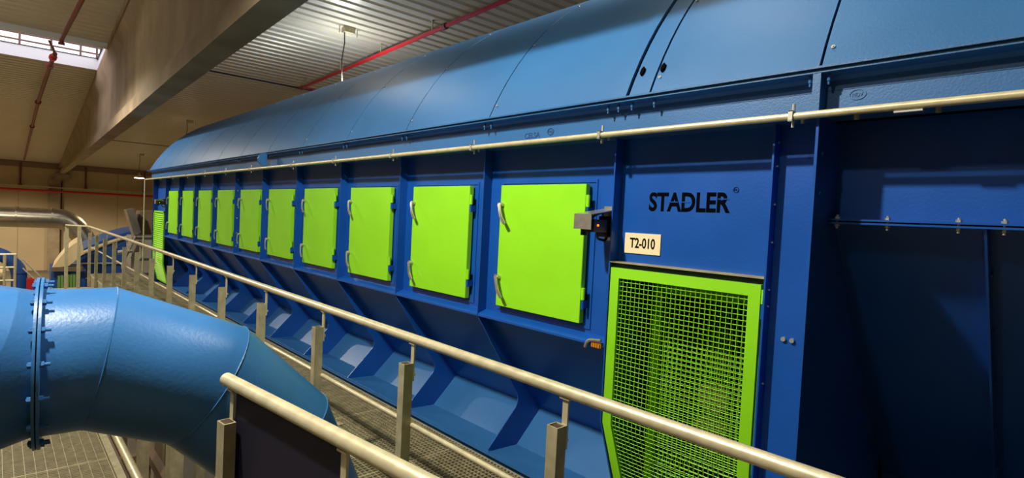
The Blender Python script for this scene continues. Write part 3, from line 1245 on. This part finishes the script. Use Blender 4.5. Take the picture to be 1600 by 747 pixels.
# ================================================================== BLUE DUCT ELBOW
du = empty('duct_elbow', (-2.75, 0.6, 0.2), 'large light blue segmented duct elbow with a bolted flange in the left foreground', 'duct')
h = Vector((0.08, 0.997, 0)).normalized()
V = [Vector((-2.88, 0.144, 1.085)), Vector((-2.82, 0.325, 1.085))]
ang = 0
L_ = 0.436
h0 = (V[1] - V[0]); h0.z = 0; h0.normalize()
V[0] = V[1] - h * 0.19
cur = V[1]
for k in range(1, 5):
    a = math.radians(22.5 * k)
    nx = cur + (h * math.cos(a) - Vector((0, 0, 1)) * math.sin(a)) * (L_ if k < 4 else 3.6)
    V.append(nx)
    cur = nx
V[-1].z = FZ + 0.02
RD = 0.286
fr = ring_frames(V)
N = 56
RR = [ring(q, RD, N) for q in fr]
for i in range(len(V) - 1):
    bm = nb()
    a = [bm.verts.new(p_) for p_ in RR[i]]
    b = [bm.verts.new(p_) for p_ in RR[i + 1]]
    for k in range(N):
        bm.faces.new((a[k], a[(k + 1) % N], b[(k + 1) % N], b[k]))
    build('duct_segment', bm, 'duct', du)
for i in range(1, len(V) - 1):
    bm = nb()
    r1 = ring(fr[i], RD + 0.0035, N)
    for k in range(N):
        pass
    nrm = fr[i][4]
    a = [bm.verts.new(p_ - nrm * 0.004) for p_ in ring(fr[i], RD - 0.002, N)]
    b = [bm.verts.new(p_) for p_ in ring(fr[i], RD + 0.003, N)]
    c = [bm.verts.new(p_ + nrm * 0.004) for p_ in ring(fr[i], RD - 0.002, N)]
    for k in range(N):
        j = (k + 1) % N
        bm.faces.new((a[k], a[j], b[j], b[k]))
        bm.faces.new((b[k], b[j], c[j], c[k]))
    build('weld_bead', bm, 'duct', du)
# flange rings
fc = V[0].copy()
for s, nm_ in ((0.002, 'flange_ring'), (-0.011, 'flange_ring')):
    bm = nb()
    x, y = fr[0][1], fr[0][2]
    rs = []
    for off, rad in ((0, RD - 0.01), (0, RD + 0.048), (0.009, RD + 0.048), (0.009, RD - 0.01)):
        rs.append([bm.verts.new(fc + h * (s + off) + (x * math.cos(2 * PI * k / N) + y * math.sin(2 * PI * k / N)) * rad) for k in range(N)])
    for q in range(4):
        a, b = rs[q], rs[(q + 1) % 4]
        for k in range(N):
            bm.faces.new((a[k], a[(k + 1) % N], b[(k + 1) % N], b[k]))
    build(nm_, bm, 'duct', du)
for k in range(16):
    an = 2 * PI * (k + 0.5) / 16
    c = fc + (fr[0][1] * math.cos(an) + fr[0][2] * math.sin(an)) * (RD + 0.030)
    bm = nb()
    cyl(bm, c - h * 0.024, c + h * 0.040, 0.006, 8)
    cyl(bm, c + h * 0.011, c + h * 0.023, 0.012, 6)
    cyl(bm, c - h * 0.022, c - h * 0.011, 0.012, 6)
    build('flange_bolt', bm, 'duct', du)
# transition from round to square on the camera side
bm = nb()
x, y = fr[0][1], fr[0][2]
a, b = [], []
HS = 0.40
LT = 0.75
for k in range(N):
    an = 2 * PI * k / N
    cx, cy = math.cos(an), math.sin(an)
    a.append(bm.verts.new(fc - h * 0.011 + (x * cx + y * cy) * (RD - 0.004)))
    q = (k + N // 8) // (N // 4) % 4
    ca = PI / 4 + (k // (N // 4)) * PI / 2
    m_ = max(abs(cx), abs(cy))
    sx, sy = cx / m_ * HS, cy / m_ * HS
    b.append((sx, sy))
cor = [bm.verts.new(fc - h * LT + x * sx * HS + y * sy * HS) for sx, sy in ((1, 1), (-1, 1), (-1, -1), (1, -1))]
for k in range(N):
    j = (k + 1) % N
    q = (k // (N // 4)) % 4
    bm.faces.new((a[k], a[j], cor[q]))
for q in range(4):
    k = ((q + 1) * (N // 4)) % N
    bm.faces.new((a[k], cor[(q + 1) % 4], cor[q]))
build('square_transition', bm, 'duct', du, sharp=0.16)
bm = nb()


def TQ(a_, b_, c_):
    return fc - h * c_ + x * a_ + y * b_


for s0, s1, t0, t1 in ((-HS, HS, HS - 0.01, HS), (-HS, HS, -HS, -HS + 0.01), (-HS, -HS + 0.01, -HS, HS), (HS - 0.01, HS, -HS, HS)):
    box(bm, s0, s1, t0, t1, LT, LT + 1.6, TQ)
build('square_duct', bm, 'duct', du)

# ================================================================== LOWER PLATFORM, BOTTOM LEFT
LZ = -0.5
xs = -6.70
for i, lab in enumerate(('far', 'middle', 'near')):
    grating(xs + 0.93 * i, xs + 0.93 * i + 0.925, -1.2, 0.74, LZ, 'platform_grating', 'steel grating panel of the lower platform below the blue duct, the %s one' % lab, 'gratings of the lower platform', px=0.034, py=0.066, load=0.005)
lf = empty('platform_support', (-5, 0, FZ), 'galvanised edge beams, kick rail and legs of the lower platform', 'frame')
bm = nb()
box(bm, -6.75, -3.8, 0.745, 0.80, LZ - 0.16, LZ + 0.015)
build('edge_angle', bm, 'galv', lf)
bm = nb()
tube(bm, [(-6.72, 0.86, LZ + 0.02), (-3.8, 0.86, LZ + 0.02)], 0.035, 12)
build('edge_tube', bm, 'galv2', lf)
bm = nb()
box(bm, -6.78, -6.705, -1.3, 0.80, LZ - 0.16, LZ + 0.05)
tube(bm, [(-6.86, -1.3, LZ + 0.06), (-6.86, 0.80, LZ + 0.06)], 0.03, 10)
build('end_beam', bm, 'galv2', lf)
for x, y in ((-6.6, 0.77), (-4.0, 0.77), (-6.6, -1.1), (-4.0, -1.1)):
    bm = nb()
    box(bm, x - 0.05, x + 0.05, y - 0.03, y + 0.03, FZ, LZ - 0.165)
    build('support_leg', bm, 'galv', lf)
# steel posts and machinery seen in the gap below the duct
for x, y, w_, zt, m_, lab in ((-6.35, 1.10, 0.07, 0.3, 'galv', 'pale steel post under the duct beside the lower platform corner'),
                              (-5.35, 1.16, 0.085, 0.25, 'galv', 'widest pale steel post standing in the gap under the duct elbow'),
                              (-5.6, 1.42, 0.05, -0.12, 'galv', 'slim steel post right behind the wide post under the duct elbow'),
                              (-5.0, 1.62 - 0.2, 0.04, -0.12, 'galv2', 'thin bright steel post in the gap, rightmost under the duct elbow')):
    bm = nb()
    box(bm, x - w_, x + w_, y - w_ * 0.6, y + w_ * 0.6, FZ, zt)
    tag(build('steel_post', bm, m_), lab, 'post', 'steel posts under the duct')
for x, y, sx, sz, z0, m_, lab, nm_ in ((-9.2, 2.2, 0.9, 0.8, -2.2, 'brown', 'brown machine housing glimpsed under the walkway', 'machine_housing'),
                                  (-7.6, 1.95, 0.35, 1.6, -2.6, 'machine_grey', 'grey cabinet glimpsed under the duct between the steel posts', 'cabinet')):
    bm = nb()
    bevel(box(bm, x - sx, x + sx, y - 0.3, y + 0.3, FZ, z0 + sz), 0.02)
    tag(build(nm_, bm, m_), lab, 'machine')
bm = nb()
for k in range(2):
    box(bm, -9.5, -6.0, 1.0 + k * 0.34, 1.08 + k * 0.34, -1.2 - 0.1, -1.2)
for k in range(3):
    box(bm, -9.4 + k * 1.6, -9.3 + k * 1.6, 1.0, 1.42, FZ, -1.3)
tag(build('conveyor_frame', bm, 'brown'), 'brown conveyor side beams low under the walkway', 'conveyor')

# ================================================================== FAR OBJECTS ON THE LEFT
# galvanised spiral duct with elbow
o = empty('ventilation_duct', B(24, 0.4, -0.3), 'shiny galvanised round duct running along the far side and bending down', 'duct')
bm = nb()
tube(bm, bent([B(24, -5.0, 1.07), B(24, 0.95, 1.02), B(24, 1.42, 0.2), B(24, 1.50, FZ)], 0.42, 8), 0.33, 24)
build('tube', bm, 'duct_steel', o)
for v in (-2.5, -0.45, 0.45):
    bm = nb()
    cyl(bm, B(24, v, 1.045), B(24, v + 0.05, 1.045), 0.345, 24)
    build('joint_ring', bm, 'duct_steel', o)
# blue arched duct at the far left
o = empty('arched_duct', B(18, -0.8, FZ), 'dark blue round duct arching down at the left edge behind the duct elbow', 'duct')
bm = nb()
tube(bm, bent([B(18, -1.9, 0.36), B(18, -0.62, 0.36), B(18, -0.24, 0.0), B(18, -0.24, FZ)], 0.25, 8), 0.15, 20)
build('tube', bm, 'farblue', o)
bm = nb()
cyl(bm, B(18, -0.24, -0.16), B(18, -0.24, -0.12), 0.17, 20)
build('joint_ring', bm, 'farblue', o)
o = empty('guard_rail', B(17, -0.5, FZ), 'pale railing seen inside the dark blue duct arch', 'railing')
for z in (0.38, 0.08, -0.22):
    bm = nb()
    cyl(bm, B(17, -1.8, z), B(17, -0.29, z), 0.022, 8)
    build('rail', bm, 'galv2', o)
for v in (-1.4, -0.48, -0.30):
    bm = nb()
    cyl(bm, B(17, v, FZ), B(17, v, 0.38), 0.028, 8)
    build('post', bm, 'galv2', o)
bm = nb()
bevel(box(bm, 19.0, 20.0, -1.6, -0.55, -1.5, -0.25, B), 0.03)
box(bm, 19.3, 19.7, -1.3, -0.8, FZ, -1.5, B)
tag(build('cream_tank', bm, 'tan'), 'cream coloured tank behind the pale railing at the left edge', 'tank')
bm = nb()
bevel(box(bm, 17.0, 17.3, -0.10, 0.05, -0.50, -0.20, B), 0.01)
box(bm, 17.1, 17.2, -0.05, 0.0, FZ, -0.5, B)
tag(build('red_box', bm, 'redbox'), 'small bright red box beside the flange of the blue duct elbow', 'box')
bm = nb()
cyl(bm, B(16.9, -0.17, 0.28), B(16.9, 0.60, -0.75), 0.018, 8)
cyl(bm, B(17.1, -0.17, 0.05), B(17.1, 0.50, -0.80), 0.014, 8)
cyl(bm, B(16.9, 0.60, -0.75), B(16.9, 0.60, FZ), 0.02, 8)
tag(build('stair_rail', bm, 'galv2'), 'thin slanting pipe rail between the blue duct arch and the curved tan hood', 'railing')
# tan curved hood above a blue box with green strips
o = empty('strip_conveyor_hood', B(17, 0.6, FZ), 'blue box with green strip curtain under a curved tan hood', 'machine')
bm = nb()
pr = []
for k in range(12):
    t = k / 11
    pr.append((0.35 + 0.55 * t, 0.04 + 0.66 * math.sin(t * PI / 2 * 0.95)))
a = [bm.verts.new(B(17.0, p_[0], p_[1])) for p_ in pr]
b = [bm.verts.new(B(19.2, p_[0] + 0.1, p_[1])) for p_ in pr]
c = [bm.verts.new(B(17.0, 0.95 - 0.28 * (1 - k / 11.0), 0.10 + 0.3 * k / 11.0)) for k in range(12)]
for k in range(11):
    bm.faces.new((a[k], a[k + 1], b[k + 1], b[k]))
    bm.faces.new((a[k], c[k], c[k + 1], a[k + 1]))
build('curved_hood', bm, 'tan', o)
bm = nb()
box(bm, 16.95, 17.0, 0.34, 0.92, -0.03, 0.07, B)
build('hood_beam', bm, 'brown', o)
bm = nb()
box(bm, 17.1, 19.0, 0.34, 1.0, FZ, -0.03, B)
build('box_body', bm, 'farblue', o)
for k in range(7):
    bm = nb()
    box(bm, 17.02, 17.04, 0.46 + k * 0.058, 0.508 + k * 0.058, -0.75, -0.14 + 0.01 * k, B)
    build('strip', bm, 'strip', o)
# blue machine behind the rail end
o = empty('curved_machine', B(20, 1.8, FZ), 'dark blue machine with an arched top seen through the far end of the handrail', 'machine')
bm = nb()
pr = [(0.95, -1.0), (0.95, 0.2)] + [(0.95 + 1.9 * (k / 12), 0.2 + 0.72 * math.sin(k / 12 * PI / 2)) for k in range(1, 13)] + [(3.2, 0.92), (3.2, -1.0)]
a = [bm.verts.new(B(20.0, *p_)) for p_ in pr]
b = [bm.verts.new(B(22.5, *p_)) for p_ in pr]
for k in range(len(pr)):
    j = (k + 1) % len(pr)
    bm.faces.new((a[k], a[j], b[j], b[k]))
bm.faces.new(a)
bm.faces.new(b[::-1])
box(bm, 20.2, 22.3, 1.1, 3.0, FZ, -1.0, B)
build('body', bm, 'farblue', o)
bm = nb()
pr1 = [(0.95 + 1.9 * (k / 12), 0.10 + 0.66 * math.sin(k / 12 * PI / 2)) for k in range(0, 13)]
tube(bm, [B(19.95, *p_) for p_ in pr1], 0.05, 8)
build('arched_rim', bm, 'tan', o)
bm = nb()
cyl(bm, B(19.9, 0.6, -0.12), B(19.9, 2.6, -0.12), 0.02, 6)
cyl(bm, B(19.9, 0.6, -0.55), B(19.9, 2.6, -0.55), 0.02, 6)
build('guard_bar', bm, 'galv2', o)
# grey hopper with tilted chute left of the green louvre
o = empty('grey_hopper', B(16, 2.0, FZ), 'grey machine with a tilted chute flap left of the blue machine end', 'machine')
bm = nb()
box(bm, 16.0, 17.0, 1.80, 2.9, FZ, 0.88, B)
build('body', bm, 'machine_grey', o)
for z in (0.87, 0.36, 0.0):
    bm = nb()
    box(bm, 15.96, 16.0, 1.78, 2.9, z, z + 0.035, B)
    build('body_rib', bm, 'machine_grey', o)
bm = nb()
a = [(1.88, 0.92), (1.98, 1.50), (2.9, 1.56), (2.9, 0.92)]
va = [bm.verts.new(B(16.2, *p_)) for p_ in a]
vb = [bm.verts.new(B(16.9, *p_)) for p_ in a]
bm.faces.new(va)
bm.faces.new(vb[::-1])
for k in range(4):
    bm.faces.new((va[k], va[(k + 1) % 4], vb[(k + 1) % 4], vb[k]))
build('chute', bm, 'brown', o)
bm = nb()
pr = [(1.67, 1.52), (1.82, 1.56), (1.98, 0.98), (1.84, 0.90)]
va = [bm.verts.new(B(15.95, *p_)) for p_ in pr]
vb = [bm.verts.new(B(16.5, *p_)) for p_ in pr]
bm.faces.new(va)
bm.faces.new(vb[::-1])
for k in range(4):
    bm.faces.new((va[k], va[(k + 1) % 4], vb[(k + 1) % 4], vb[k]))
build('tilted_flap', bm, 'duct_steel', o)
bm = nb()
tube(bm, [B(15.9, 1.86, 0.9), B(15.9, 1.62, 0.25), B(15.9, 1.62, 0.12)], 0.03, 8)
tube(bm, [B(15.9, 1.80, 0.55), B(15.9, 1.52, 0.50)], 0.05, 8)
build('linkage', bm, 'steel', o)
# platform continuing past the machine end, with its own low deck
bm = nb()
box(bm, -15.75, -15.1, 0.9, 2.0, -0.35, -0.28)
box(bm, -15.7, -15.6, 1.0, 1.1, FZ, -0.35)
box(bm, -15.4, -15.3, 1.8, 1.9, FZ, -0.35)
tag(build('landing', bm, 'galv'), 'steel landing past the far end of the walkway', 'platform')
